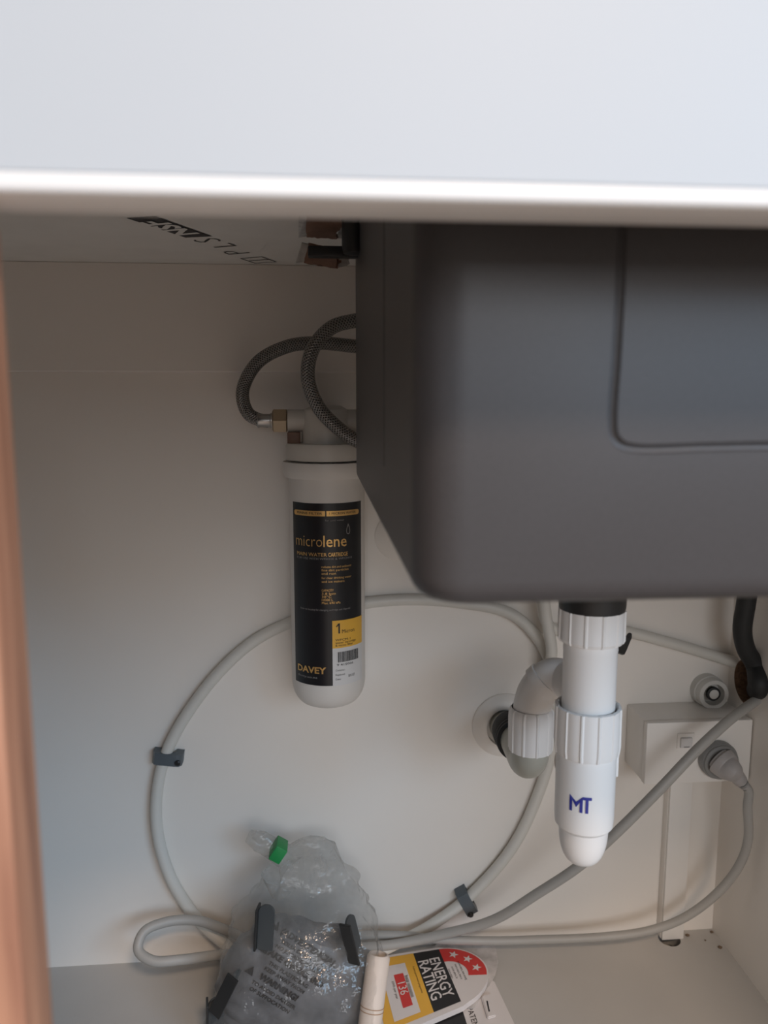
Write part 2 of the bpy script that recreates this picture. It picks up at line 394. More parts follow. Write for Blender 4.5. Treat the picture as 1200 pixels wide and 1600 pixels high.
wl = lambda x, y: wrapT(x*.86-.0035, zc_+y)
for P_ in ([(-.0082, -h_), (-.0060, -h_), (-.0060, h_*.35), (-.0082, h_)], [(-.0082, h_), (-.0060, h_*.35), (-.0030, -.0022), (-.0030, .0014)],
           [(-.0030, -.0022), (.0000, h_*.35), (.0016, h_), (-.0030, .0014)], [(-.0004, -h_), (.0018, -h_), (.0018, h_), (-.0004, h_*.2)],
            [(.0038, -h_), (.0059, -h_), (.0059, h_-.0020), (.0038, h_-.0020)]):
    poly(bm, wl, P_)
grid(bm, wl, .0016, .0082, h_-.0020, h_, 5, 1)
o = obj('printed_letters', bm, M_blue, bottle, smooth=False); o['label'] = 'dark blue letters MT'
box(bm2 := new(), TX+.0165, TX+.0208, TY-.004, TY+.006, z(1212), z(1165), 0.001)
obj('side_lug', bm2, M_pvc, bt_)
DY = 0.645                                          # the drop on its way to the wall
zA = CZ-0.243
hA = W(838, 1075, Y=DY)
op = [(TX, TY+.010, zA+.004), (TX+.022, TY+.06, zA+.004), (TX+.042, TY+.12, zA+.003), (hA.x+.024, DY-.012, zA+.001), (hA.x+.013, DY-.001, zA-.001), (hA.x+.003, DY+.003, zA-.013), (hA.x-.002, DY+.003, zA-.028), (hA.x-.003, DY+.003, zA-.042)]
obj('outlet_elbow', tube(new(), spline(op, 8), 0.0172, n=32), M_pvc, bt_)
ring_c = Vector(spline(op, 8)[36]); ring_t = (Vector(spline(op, 8)[37])-Vector(spline(op, 8)[35])).normalized()
obj('elbow_collar', lathe(new(), [(0.0170, -.0045), (0.0186, -.004), (0.0186, .004), (0.0170, .0045)], ring_c, axis=ring_t), M_pvc, bt_)
dx, dy = hA.x-.003, DY+.003
zn0, zn1 = Zp(1112, 828, DY), Zp(1172, 828, DY)
obj('outlet_nut', lathe(new(), [(0.0175, zn0+.003), (0.0192, zn0), (0.0197, zn0-.006), (0.0193, zn1), (0.0165, zn1), (0.0165, zn0)], (dx, dy, 0), n=120, rfun=nut_r(10, .0009), caps=False), M_pvc, bt_, angle=25)
wc = W(788, 1132, Y=YB)
lp = [(dx, dy, zn1+.004), (dx, dy+.001, zn1-.006), (dx+.001, dy+.012, zn1-.016), (dx+.004, dy+.04, zn1-.021), (wc.x-.004, 0.74, wc.z+.014), (wc.x, 0.798, wc.z)]
o = obj('wall_bend', tube(new(), spline(lp, 8), 0.0172, n=28), M_pvcgrey, bt_); o['label'] = 'greyish bend turning back into the wall'
lps = spline(lp, 8); qs = min(range(1, len(lps)-1), key=lambda i: abs(lps[i].y-.722)); ax = (lps[qs+1]-lps[qs-1]).normalized()
obj('rubber_seal', lathe(new(), [(0.0172, 0), (0.0208, .001), (0.0212, .004), (0.0190, .006), (0.0212, .009), (0.0212, .012), (0.0190, .014), (0.0214, .018), (0.0214, .040)], lps[qs], axis=ax), M_rubber, bt_)
obj('wall_plate', lathe(new(), [(0.022, -0.010), (0.0245, -.010), (0.033, -.006), (0.0365, -.0025), (0.0365, 0), (0.022, 0), (0.022, -.010)], (wc.x, YB, wc.z), axis=(0, 1, 0), n=64, caps=False), M_wall, bt_)

# ------------------------------------------------------------------ water filter
FY = 0.735
fc_ = W(512, 900, Y=FY); FX = fc_.x
zf = lambda py: Zp(py, 512, FY)
wf = thing('water_filter', 'tall cream water filter cartridge with a black and gold label on the back wall', 'water filter', (FX, FY, zf(1098)))
pr = [(0.0362, zf(742))]
pr += [(0.0362, zf(1055))]
for q in range(1, 9):
    a = PI/2*q/8; pr.append((0.0222+0.014*math.cos(a), zf(1055)-(zf(1055)-zf(1092))*math.sin(a)))
obj('cartridge', lathe(new(), pr, (FX, FY, 0), n=72), M_filter, wf)
obj('cap_rim', lathe(new(), [(0.030, zf(719)), (0.0412, zf(720)), (0.0418, zf(724)), (0.0418, zf(736)), (0.0395, zf(744)), (0.030, zf(745))], (FX, FY, 0), n=72), M_filter, wf)
obj('collar', lathe(new(), [(0.025, zf(692)), (0.0372, zf(692)), (0.0385, zf(696)), (0.0385, zf(717)), (0.025, zf(720))], (FX, FY, 0), n=72), M_fcap, wf)
bm = lathe(new(), [(0.0005, zf(633)), (0.014, zf(634)), (0.0205, zf(640)), (0.0225, zf(652)), (0.0235, zf(694))], (FX, FY, 0), n=48)
PZ = zf(657)
lathe(bm, [(0.0105, -0.036), (0.0105, 0.036)], (FX, FY, PZ), axis=(1, 0, 0), n=32)
box(bm, FX-.018, FX+.018, FY+.012, YB, zf(700), zf(640), 0.003)
obj('head', bm, M_fcap, wf)
bm = box(new(), FX-.0365, FX-.0245, FY-.008, FY+.008, zf(694), zf(675), 0.0008)
obj('lock_tab', bm, M_tape, wf)['label'] = 'small brown tab under the left inlet'
RL = 0.0362
def wrapF(lift):
    a0 = -math.atan2(FX, FY)*0.6
    def f(u, py):
        a = a0 + u                                 # u in radians round the cartridge
        return Vector((FX+(RL+lift)*math.sin(a), FY-(RL+lift)*math.cos(a), py))
    return f
AL, AR = -1.06, 1.06
def zl(v): return zf(779)+(zf(1051)-zf(779))*v       # v = 0 top of the label .. 1 bottom
bm = new(); f0 = wrapF(.0003)
grid(bm, f0, AL, AR, zl(1), zl(0), 32, 1)
lab = obj('label', bm, M_label, wf)
H = zl(0)-zl(1)
def US(s): return math.asin(max(-1, min(1, (2*s-1)*math.sin(AR))))   # share of the label's seen width -> angle
def lt(bm, s, size, u, v, u1=None, off=0, lift=.0008):
    f = wrapF(lift); V, F = text2d(s, size*H, 'LEFT', off*size*H); x0 = min(x for x, y in V); x1 = max(x for x, y in V)
    k = (u1-u)/(x1-x0) if u1 else 1/RL
    lay(bm, ([((x-x0)*k, y) for x, y in V], F), f, u, zl(v))
bm = new(); f1 = wrapF(.0006)
def pill(bm, u0, u1, v0, v1, left):
    zc, r = (zl(v0)+zl(v1))/2, (zl(v0)-zl(v1))/2; ru = r/RL*1.4; pts = []
    for i in range(12):
        t = i/11; pts.append((u0+ru+(u1-u0-ru)*t, zl(v1)) if left else (u0+(u1-u0-ru)*t, zl(v1)))
    if not left: pts += [(u1-ru+ru*math.sin(a), zc-r*math.cos(a)) for a in [PI*q/8 for q in range(1, 8)]]
    for i in range(12):
        t = 1-i/11; pts.append((u0+ru+(u1-u0-ru)*t, zl(v0)) if left else (u0+(u1-u0-ru)*t, zl(v0)))
    if left: pts += [(u0+ru-ru*math.sin(a), zc+r*math.cos(a)) for a in [PI*q/8 for q in range(1, 8)]]
    poly(bm, f1, pts)
def pillgrid(bm, u0, u1, v0, v1): grid(bm, f1, u0, u1, zl(v1), zl(v0), 12, 1)
pillgrid(bm, US(.045), US(.47), .040, .068); pillgrid(bm, US(.49), US(.94), .040, .068)
for u0, s in ((US(.045), -1), (US(.94), 1)):
    poly(bm, f1, [(u0+s*.06*math.sin(PI*q/8), zl(.054)+(zl(.040)-zl(.054))*math.cos(PI*q/8)) for q in range(9)])
lt(bm, 'micro', .088, US(.05), .205, US(.425), off=-.012)
lt(bm, 'lene', .088, US(.44), .205, US(.775), off=.006)
lt(bm, 'MAIN WATER', .028, US(.06), .275, US(.49)); lt(bm, 'CARTRIDGE', .030, US(.51), .275, US(.79), off=.012)
for v, s, u1 in ((.340, 'reduces dirt and sediment', .84), (.358, 'fine dirt particles', .80), (.376, 'and rust', .62), (.400, 'for clear drinking water', .84), (.420, 'and ice makers', .74)): lt(bm, s, .0175, US(.41), v, US(u1))
for v, s, u1 in ((.468, 'CAPACITY', .58), (.486, '3.8 lpm', .61), (.503, '38°C', .55), (.520, '10000 L', .57), (.537, 'Max. 690 kPa', .68)): lt(bm, s, .0185, US(.41), v, US(u1))
lt(bm, 'DAVEY', .050, US(.045), .915, US(.463), off=.03)
go_ = obj('gold_print', bm, M_gold, lab, smooth=False); go_['label'] = 'gold foil bars and words on the black label'; go_['kind'] = 'stuff'
bm = new(); UP0 = US(.557); grid(bm, f1, UP0, AR, zl(.79), zl(.636), 18, 1)
obj('yellow_panel', bm, M_yellow, lab, smooth=False)
bm = new(); lt(bm, 'MAINS FILTER', .018, US(.07), .054, US(.43), lift=.0009); lt(bm, '1 MICRON WATER', .018, US(.53), .054, US(.91), lift=.0009)
ua, ub = US(.645), US(.668); f3 = wrapF(.0009)
grid(bm, f3, ua, ub, zl(.708), zl(.652), 1, 1); poly(bm, f3, [(US(.612), zl(.668)), (US(.620), zl(.672)), (ua, zl(.663)), (ua, zl(.652))])
lt(bm, 'Micron', .030, US(.70), .700, US(.88), lift=.0009)
for v, s, u1 in ((.745, 'WFCM-1', .82), (.760, 'water cartridge', .90), (.775, '& mains filter', .86)): lt(bm, s, .0175, US(.60), v, US(u1), lift=.0009)
lt(bm, '9 415066', .018, US(.62), .885, US(.86), lift=.0009)
for v, s, u1 in ((.915, 'Customer:', .74), (.940, 'Replaced:', .74), (.965, 'Date:', .68)): lt(bm, s, .015, US(.60), v, US(u1), lift=.0009)
lt(bm, 'BN 07', .022, US(.79), .955, US(.88), lift=.0009)
obj('black_print', bm, M_ink, lab, smooth=False)['kind'] = 'stuff'
bm = new()
x = US(.635)
for wd in (3, 1, 2, 1, 1, 2, 3, 1, 1, 2, 1, 3, 4, 2, 1, 2, 3, 1, 2, 1, 3, 1, 2, 3):
    grid(bm, wrapF(.0009), x, x+wd*.0088, zl(.870), zl(.812), 1, 1); x += wd*.0088+.0095
obj('barcode', bm, M_ink, lab, smooth=False)['kind'] = 'stuff'
bm = new(); grid(bm, f1, UP0, AR, zl(1), zl(.79), 18, 1)
obj('white_panel', bm, M_wlabel, lab, smooth=False)
bm = new(); lt(bm, 'for cold water', .014, US(.47), .090, US(.74)); lt(bm, 'FOR USE WITH WFH100 & WFCH10', .016, US(.06), .297, US(.85)); lt(bm, 'Refer to housing for changing cartridge and disposal', .0145, US(.10), .575, US(.82))
lt(bm, 'davey.co.nz', .018, US(.045), .955, US(.33))
c0, cz = US(.80), zl(.150)
pts = [(0, .020), (.006, .010), (.0095, .0), (.007, -.0075), (0, -.010), (-.007, -.0075), (-.0095, 0), (-.006, .010)]
f2 = wrapF(.0008)
for (a, b), (c, d) in zip(pts, pts[1:]+pts[:1]):
    poly(bm, f2, ((c0+a*6.2, cz+b*.35), (c0+c*6.2, cz+d*.35), (c0+c*4.6, cz+d*.26), (c0+a*4.6, cz+b*.26)))
obj('grey_print', bm, M_greyprint, lab, smooth=False)['kind'] = 'stuff'

# ------------------------------------------------------------------ braided hoses
def hose(name, label, pts, rad, side):
    h = thing(name, label, 'hose', W(*pts[0][:2], Y=pts[0][2]), 'braided hoses at the water filter')
    obj('braid', tube(new(), spline([W(a, b, Y=c) for a, b, c in pts], 16), rad, n=20, uv=True), M_braid, h)
    s = side
    xa = FX+s*.036
    obj('ferrule', lathe(new(), [(rad*1.02, 0), (rad*1.12, .001), (rad*1.0, .003), (rad*1.0, .012), (rad*1.12, .0128), (rad*1.12, .0145)], (xa+s*.0285, FY, PZ), axis=(-s, 0, 0), n=24), M_steel, h)
    obj('nut', lathe(new(), [(0.0095, -.0005), (0.0122, .0008), (0.0122, .0125), (0.0100, .0138)], (xa+s*.0138, FY, PZ), axis=(-s, 0, 0), n=6), M_brass, h, smooth=False)
    return h
hose('braided_hose', 'braided steel hose looping left into the brass nut of the filter', [(708, 404, .70), (704, 450, .70), (670, 525, .71), (610, 543, .725), (555, 541, .735), (500, 536, .74), (450, 541, .745), (402, 567, .748), (379, 612, .748), (388, 646, .742), (410, 657, .736), (425, 657, .735)], 0.0063, -1)
hose('braided_hose', 'braided steel hose curling in front of the filter head, beside the sink', [(688, 404, .69), (680, 450, .69), (640, 492, .69), (555, 501, .685), (518, 512, .682), (489, 545, .680), (481, 590, .680), (497, 635, .680), (524, 665, .682), (555, 687, .690), (595, 702, .705), (628, 695, .725), (634, 668, .736), (606, 657, .735)], 0.0062, 1)

# ------------------------------------------------------------------ white tubes clipped to the wall
def wire(name, label, cat, pts, rad, m, n=14, group=None, grp=None):
    P = [W(a, b, Y=c, zmin=rad+.0005) for a, b, c in pts]
    o = obj(name, tube(new(), spline(P, 12), rad, n=n), m, origin=P[0])
    return tag(o, label, cat, group)
TW = YB-.0085
ringpts = [(375, 1496, .775), (345, 1470, .785), (310, 1438, .79), (266, 1370, TW), (245, 1290, TW), (250, 1210, TW), (272, 1150, TW), (332, 1062, TW), (395, 1003, TW), (455, 972, TW), (520, 952, TW), (580, 941, TW), (650, 937, TW), (720, 942, TW), (800, 960, TW), (848, 1010, TW), (868, 1080, TW), (866, 1150, TW), (845, 1230, TW), (800, 1325, TW), (732, 1402, TW), (670, 1448, .785), (620, 1474, .775), (560, 1500, .76), (500, 1510, .755)]
wire('water_tube', 'milky white plastic tube bent in a big loop on the back wall', 'tube', ringpts, 0.0062, M_tube)
wire('water_tube', 'milky tube sloping right, from the trap to the side wall', 'tube', [(848, 936, .775), (853, 970, .775), (870, 985, .778), (920, 975, .785), (980, 987, TW), (1060, 1008, TW), (1130, 1029, TW-.001), (1152, 1036, TW-.006)], 0.0062, M_tube)
wire('water_tube', 'milky tube rising behind the trap elbow towards the sink', 'tube', [(838, 415, .70), (838, 560, .705), (842, 760, .73), (847, 880, .755), (853, 960, .765), (862, 1020, .768), (853, 1060, .778), (849, 1085, .788), (846, 1098, .803)], 0.0060, M_tube)

def clip(label, px, py, rot, m, sc=1.0, group='pipe clips on the back wall'):
    c = W(px, py, Y=YB-.008)
    t = thing('pipe_clip', label, 'clip', (c.x, YB, c.z), group)
    bm = new(); A = []; n = 12
    prof = [(-.016, .0), (-.016, .010), (-.0135, .0145), (-.007, .0155), (.004, .0155), (.008, .0155), (.0125, .015), (.0155, .011), (.0155, 0), (.0075, 0), (.0075, .0055), (.006, .0085), (0, .0128), (-.006, .0085), (-.0085, .0055), (-.0085, 0)]
    Rm = Matrix.Rotation(rot, 3, 'Y')
    def pt(x, d, zz): return Vector((c.x, YB, c.z)) + Rm @ Vector((x*sc, -d*sc, zz*sc))
    F0 = [bm.verts.new(pt(x, d, -.0065)) for x, d in prof]; F1 = [bm.verts.new(pt(x, d, .0065)) for x, d in prof]
    bm.faces.new(F0); bm.faces.new(F1[::-1])
    for i in range(len(prof)): j = (i+1) % len(prof); bm.faces.new((F0[i], F0[j], F1[j], F1[i]))
    for s_ in (-1, 1):
        box_c = pt(.0115*1, .009, s_*.0)
    # upstanding lip on either side of the tube
    obj('body', bm, m, t, angle=50)
    nm = new(); lathe(nm, [(0.0032*sc, 0), (0.0032*sc, .0015*sc), (.0018*sc, .0025*sc)], pt(.0112, .0148, -.002), axis=(0, -1, 0), n=16)
    obj('nail_head', nm, M_black, t)
    return t
clip('slate grey pipe clip holding the white tube on the left of the loop', 263, 1183, math.radians(8), M_clip, 1.0)
clip('slate grey pipe clip near the floor, tilted, by the energy leaflet', 729, 1409, math.radians(62), M_clip, 1.0)
clip('black pipe clip half hidden behind the trap top nut', 972, 1002, math.radians(-70), M_black, .9)

# ------------------------------------------------------------------ round cover cap half behind the sink
cc = W(624, 838, Y=YB)
tag(obj('cover_cap', lathe(new(), [(0.0262, 0), (0.0262, .0012), (0.025, .002), (.001, .0022)], (cc.x, YB, cc.z), axis=(0, -1, 0)), M_wall, origin=(cc.x, YB, cc.z)), 'thin white round cover cap on the back wall, peeking out beside the filter', 'cap')

# ------------------------------------------------------------------ power point on its box, trunking below
bx0 = W(978, 1140, Y=YB).x; SYF = 0.745
zt, zb = W(1013, 1131, Y=SYF).z, W(1010, 1226, Y=SYF).z
bx1 = XR-.0015
ps = thing('power_socket', 'white surface-mounted power socket box in the right corner', 'socket', ((bx0+bx1)/2, YB, zb))
obj('box', box(new(), bx0, bx1, SYF+.009, YB, zb, zt, .0015), M_socket, ps)
obj('faceplate', box(new(), bx0-.0005, bx1+.0005, SYF, SYF+.009, zb-.0005, zt+.0005, .0016), M_socket, ps)
for px in (1071,):
    sc_ = W(px, 1157, Y=SYF)
    fr_ = obj('switch_surround', box(new(), sc_.x-.0095, sc_.x+.0095, SYF-.0012, SYF+.0005, sc_.z-.0085, sc_.z+.0085, .0005), M_socket, ps)
    rk = new(); box(rk, sc_.x-.0065, sc_.x+.0065, SYF-.0035, SYF, sc_.z-.007, sc_.z+.004, .0008)
    obj('rocker', rk, M_wlabel, fr_)
    obj('rocker_mark', box(new(), sc_.x-.003, sc_.x+.003, SYF-.0038, SYF-.003, sc_.z-.0062, sc_.z-.0052), M_greyprint, fr_, smooth=False)
tx0, tx1 = W(1034, 1300, Y=YB).x, W(1067, 1300, Y=YB).x+.0015
tr_ = thing('cable_trunking', 'white vertical cable trunking from the socket box to the floor', 'trunking', ((tx0+tx1)/2, YB, 0))
obj('channel', box(new(), tx0, tx1, YB-.011, YB, 0.0, zb-.0005, .0006), M_wall, tr_)
obj('cover', box(new(), tx0+.0006, tx1-.0006, YB-.0145, YB-.011, 0.0, zb-.0005, .0008), M_socket, tr_)

# plug and its cord
pc = W(1119, 1184, Y=SYF)
pg = thing('power_plug', 'grey round power plug in the socket with a hanging grey cord', 'plug', pc)
obj('base', lathe(new(), [(.0165, 0), (.0205, .001), (.0205, .007), (.0190, .0095), (.0185, .0095), (.0185, .012), (.0165, .0135), (.001, .0138)], pc, axis=(0, -1, 0), n=40), M_plugd, pg)
b0, b1, b2 = Vector((pc.x+.001, SYF-.016, pc.z)), W(1143, 1203, Y=SYF-.024), W(1158, 1221, Y=SYF-.026)
bod = [b0+Vector((-.006, .004, .006)), b0+Vector((0, -.006, 0)), (b0+b1)/2+Vector((0, -.006, 0)), b1, b2]
obj('body', tube(new(), spline(bod, 8), lambda t: .0155-.0085*max(0, t-.1)/.9 if t > .05 else .012, n=28), M_plug, pg)
d_ = (b2-b1).normalized()
for q in range(4):
    obj('strain_relief', lathe(new(), [(.0035, -.0007), (.0062-.0006*q, -.0007), (.0062-.0006*q, .0007), (.0035, .0007)], b2+d_*(.0008+.0026*q), axis=d_, n=16), M_plugd if q % 2 else M_plug, pg)
P = [b2, b2+d_*.012] + [W(a, b, Y=c, zmin=.0055) for a, b, c in [(1168, 1260, .718), (1169, 1310, .722), (1155, 1352, .73), (1118, 1398, .74), (1065, 1436, .75), (1010, 1455, .757), (940, 1464, .763), (850, 1468, .768), (770, 1470, .770), (690, 1468, .772), (630, 1462, .776), (580, 1461, .779), (545, 1462, .781)]]
obj('cord', tube(new(), spline(P, 12), .0046, n=14), M_cord, pg)

wire('grey_cable', 'long grey cable from the side hole, looping on the floor at left', 'cable',
     [(1200, 1082, .752), (1178, 1097, .735), (1140, 1125, .705), (1090, 1171, .69), (1030, 1234, .685), (960, 1304, .69), (905, 1353, .70), (840, 1396, .72), (770, 1438, .745), (700, 1458, .76), (620, 1475, .765), (520, 1484, .764), (430, 1489, .762), (345, 1492, .756), (280, 1500, .738), (238, 1501, .735), (216, 1484, .742), (224, 1457, .752), (258, 1441, .762), (305, 1438, .770), (345, 1450, .775), (400, 1475, .775)], .0051, M_cord)

# black drain pipe bending into the side hole
bp_ = [W(1175, 880, Y=.735), W(1166, 940, Y=.738), W(1160, 985, Y=.742), W(1166, 1015, Y=.745), W(1181, 1042, Y=.746), W(1186, 1070, X=XR-.005), Vector((XR+.012, hc.y+.002, hc.z-.010))]
top = Vector((bp_[0].x-.02, .70, ZT-.16))
tag(obj('drain_hose', tube(new(), spline([Vector((bp_[0].x-.01, .70, ZT-.02)), top]+bp_, 10), lambda t: .0095+.0025*max(0, (t-.7)/.3), n=20), M_rubber, origin=bp_[0]), 'black flexible hose bending into the round hole in the right wall', 'hose')

# capped stub pipe above the socket
sc0 = W(1116, 1086, Y=.780)
st = thing('pipe_stub', 'short white stub pipe with an open end above the socket box', 'pipe', (sc0.x, YB, sc0.z))
obj('sleeve', lathe(new(), [(.0182, -.020), (.0182, -.010), (.0172, -.009), (.0172, -.001), (.0165, 0), (.0122, 0), (.0116, -.012), (.001, -.012)], (sc0.x, .780, sc0.z), axis=(0, -1, 0), n=48), M_pvc2, st)
lathe(bm := new(), [(.0062, -.012), (.0062, .0), (.005, .0012), (.0005, .0014)], (sc0.x-.0005, .780, sc0.z+.001), axis=(0, -1, 0), n=32)
obj('plug_core', bm, M_pvc2, st)
lathe(bm := new(), [(.0062, -.004), (.0078, -.003), (.0078, .0), (.0062, .0008)], (sc0.x-.0005, .780, sc0.z+.001), axis=(0, -1, 0), n=32)
obj('seal_ring', bm, M_rubber, st)

# ------------------------------------------------------------------ sink clip and torn tape under the benchtop
def tape(label, c4, name='tape_piece'):
    t = thing(name, label, 'tape', c4[0], 'brown tape under the benchtop')
    bm = new(); top_, bot = [], []
    n = 10; pts = []
    def edge(a, b, jag):
        for i in range(n):
            s = i/n; p = a.lerp(b, s); q = Vector((random.uniform(-1, 1), random.uniform(-1, 1), random.uniform(-.5, .5)))*jag*(1 if i else 0); pts.append(p+q)
    edge(c4[0], c4[1], .0006); edge(c4[1], c4[2], .0022); edge(c4[2], c4[3], .0010); edge(c4[3], c4[0], .0006)
    lo = [bm.verts.new(p) for p in pts]; hi = [bm.verts.new(p+Vector((0, .0015, .0025))) for p in pts]
    bm.faces.new(lo); bm.faces.new(hi[::-1])
    for i in range(len(pts)): j = (i+1) % len(pts); bm.faces.new((lo[i], lo[j], hi[j], hi[i]))
    obj('strip', bm, M_tape, t, smooth=False)
    bm = new(); pts2 = []
    m = 9
    for i in range(m+1):
        p = c4[1].lerp(c4[2], i/m); pts2.append((p, p+Vector((random.uniform(.004, .009), 0, random.uniform(-.002, .003)))))
    v0 = [(bm.verts.new(a+Vector((0, .0006, .0008))), bm.verts.new(b+Vector((0, .0006, .0008)))) for a, b in pts2]
    v1 = [(bm.verts.new(a+Vector((0, .0014, .0018))), bm.verts.new(b+Vector((0, .0014, .0018)))) for a, b in pts2]
    for i in range(m):
        bm.faces.new((v0[i][0], v0[i][1], v0[i+1][1], v0[i+1][0])); bm.faces.new((v1[i][0], v1[i][1], v1[i+1][1], v1[i+1][0]))
        bm.faces.new((v0[i][1], v0[i+1][1], v1[i+1][1], v1[i][1]))
    obj('torn_edge', bm, M_torn, t, smooth=False)
    bm = new(); 
    v = [c4[0], c4[3], c4[3]+Vector((-.006, 0, -.001)), c4[0]+Vector((-.005, 0, .001))]
    a_ = [bm.verts.new(p+Vector((0, .0006, .0008))) for p in v]; b_ = [bm.verts.new(p+Vector((0, .0014, .0018))) for p in v]
    bm.faces.new(a_); bm.faces.new(b_[::-1])
    for i in range(4): bm.faces.new((a_[i], a_[(i+1) % 4], b_[(i+1) % 4], b_[i]))
    obj('torn_edge', bm, M_torn, t, smooth=False)
tape('brown tape piece against the benchtop, nearer the front, by the sink', [W(478, 338, Y=.555), W(538, 340, Y=.555), W(526, 374, Y=.60), W(479, 371, Y=.60)])
tape('brown torn tape piece hanging down, behind the nearer piece', [W(482, 384, Y=.60), W(531, 393, Y=.60), W(528, 420, Y=.60), W(475, 411, Y=.60)])
kc = W(553, 366, Y=.56)
kn = thing('sink_clip', 'black sink clip with a knob between the tape and the sink', 'clip', (kc.x, kc.y, ZT))
obj('knob', lathe(new(), [(.004, -.014), (.0075, -.013), (.0085, -.008), (.0085, .008), (.0075, .013), (.004, .014)], kc, axis=(0, 0, 1), n=20), M_black, kn)
obj('arm', box(new(), W(481, 376, Y=.585).x, kc.x+.004, .575, .585, kc.z-.0125, kc.z-.005, .001), M_black, kn)
obj('stud', lathe(new(), [(.003, 0), (.003, ZT-kc.z)], kc, n=12), M_steel, kn)

# ------------------------------------------------------------------ clear plastic bag with its contents
secs = [(452, 1640, .690, 140, .046), (455, 1600, .692, 148, .050), (465, 1560, .695, 145, .052), (471, 1500, .702, 136, .052), (473, 1450, .712, 122, .047), (476, 1408, .724, 102, .041), (482, 1380, .735, 84, .033), (470, 1354, .743, 62, .022), (445, 1336, .749, 18, .008), (424, 1324, .751, 15, .008), (405, 1313, .752, 18, .007), (388, 1306, .752, 12, .004)]
bm = new(); rings = []; NS = 72
cent = [W(a, b, Y=c) for a, b, c, d, e in secs]
fine = spline(cent, 6); par = []
for i in range(len(secs)-1):
    for q in range(6):
        t = q/6; t = t*t*(3-2*t) if False else t
        par.append((secs[i][3]*(1-t)+secs[i+1][3]*t, secs[i][4]*(1-t)+secs[i+1][4]*t))
par.append(secs[-1][3:5])
for i, (c, (hw, hd)) in enumerate(zip(fine, par)):
    hwm = hw/FPX*c.y; t = (fine[min(i+1, len(fine)-1)]-fine[max(i-1, 0)]).normalized()
    sx = Vector((1, 0, 0)); sx = (sx-t*sx.dot(t)).normalized() if i > 40 else sx
    sy = Vector((0, 1, 0))
    ringv = []
    for k in range(NS):
        a = 2*PI*k/NS; ca, sa = math.cos(a), math.sin(a)
        e = 0.75
        p = c + sx*hwm*math.copysign(abs(ca)**e, ca) + sy*hd*math.copysign(abs(sa)**e, sa)
        d = noise.fractal(p*24, 1.0, 2.2, 3)*.0055 + (abs(noise.noise(p*38+Vector((3, 1, 7))))-.25)*.010 + (abs(noise.noise(p*85))-.25)*.0055
        amp = min(1, hwm/.05)
        n_ = (sx*ca+sy*sa).normalized(); p = p+n_*d*amp
        if p.z < .0015: p.z = .0015
        if p.y > YB-.003: p.y = YB-.003
        ringv.append(bm.verts.new(p))
    rings.append(ringv)
for A, B in zip(rings, rings[1:]):
    for k_ in range(NS): bm.faces.new((A[k_], A[(k_+1) % NS], B[(k_+1) % NS], B[k_]))
bm.faces.new(rings[0][::-1]); bm.faces.new(rings[-1])
bag = thing('plastic_bag', 'clear crinkled plastic bag tied with green tape, dark parts inside', 'bag', (cent[1].x, .70, 0))
obj('film', bm, M_bag, bag, angle=60)
gc = W(435, 1329, Y=.742)
gb = box(new(), -.0065, .0065, -.009, .012, -.0085, .0085, .0012)
gb.transform(Matrix.Translation(gc) @ Matrix.Rotation(math.radians(33), 4, 'Y'))
obj('tie', gb, M_green, bag)['label'] = 'green tape closing the neck'

pcn = W(466, 1540, Y=.705)
bm = new(); bmesh.ops.create_icosphere(bm, subdivisions=5, radius=1)
Rp = Matrix.Rotation(math.radians(30), 3, 'Y')
for v in bm.verts:
    p = v.co.copy()
    q = Vector((math.copysign(abs(p.x)**.7, p.x)*.078, math.copysign(abs(p.y)**.8, p.y)*.027, math.copysign(abs(p.z)**.65, p.z)*.066))
    q = Rp @ q
    n_ = Rp @ p
    q += n_*(noise.fractal(q*26, 1.0, 2.1, 3)*.005 + (abs(noise.noise(q*45))-.3)*.007)
    v.co = pcn+q
    if v.co.z < .002: v.co.z = .002+random.uniform(0, .0005)
bvh = BVHTree.FromBMesh(bm)
po = obj('printed_pouch', bm, M_pouch, origin=pcn, angle=40)
pth = tag(po, 'crumpled grey printed film pouch lying inside the clear bag', 'pouch')
def on_pouch(cx, cy, ang):
    ca, sa = math.cos(ang), math.sin(ang)
    c = W(cx, cy, Y=.62)
    def f(x, y):
        p = Vector((c.x+x*ca+y*sa, c.y, c.z-x*sa+y*ca))
        h = bvh.ray_cast(p, (p-Vector((0, 0, CZ))).normalized())[0]
        if h is None: h = Vector((p.x, .68, max(p.z-.05, .01)))
        return h-(p-Vector((0, 0, CZ))).normalized()*.0016
    return f
bm = new()
ang = math.radians(38)
kk = 0
for s, big in (('(ADVERTENCIAL', 1), ('BOLSA DE PLASTICO', 0), ('NO JUGAR CON ESTA', 0), ('TAKE ON BOARD', 1), ('THIS PLASTIC BAG', 0), ('KEEP AWAY FROM', 0), ('WARNING!', 1), ('TO AVOID DANGER', 0), ('OF SUFFOCATION', 0)):
    kk += 9 if big else 5
    lay(bm, text2d(s, (.0080 if big else .0052), offset=.0004 if big else .0001), on_pouch(488-.6*kk, 1474+.8*kk, ang))
    kk += 9 if big else 5.5
for cx, cy in ((432, 1446), (414, 1482), (392, 1516)):
    poly(bm, on_pouch(cx, cy, ang), [(-.0045, -.004), (.0045, -.004), (0, .0045)])
obj('warning_print', bm, M_ink, pth, smooth=False)['kind'] = 'stuff'

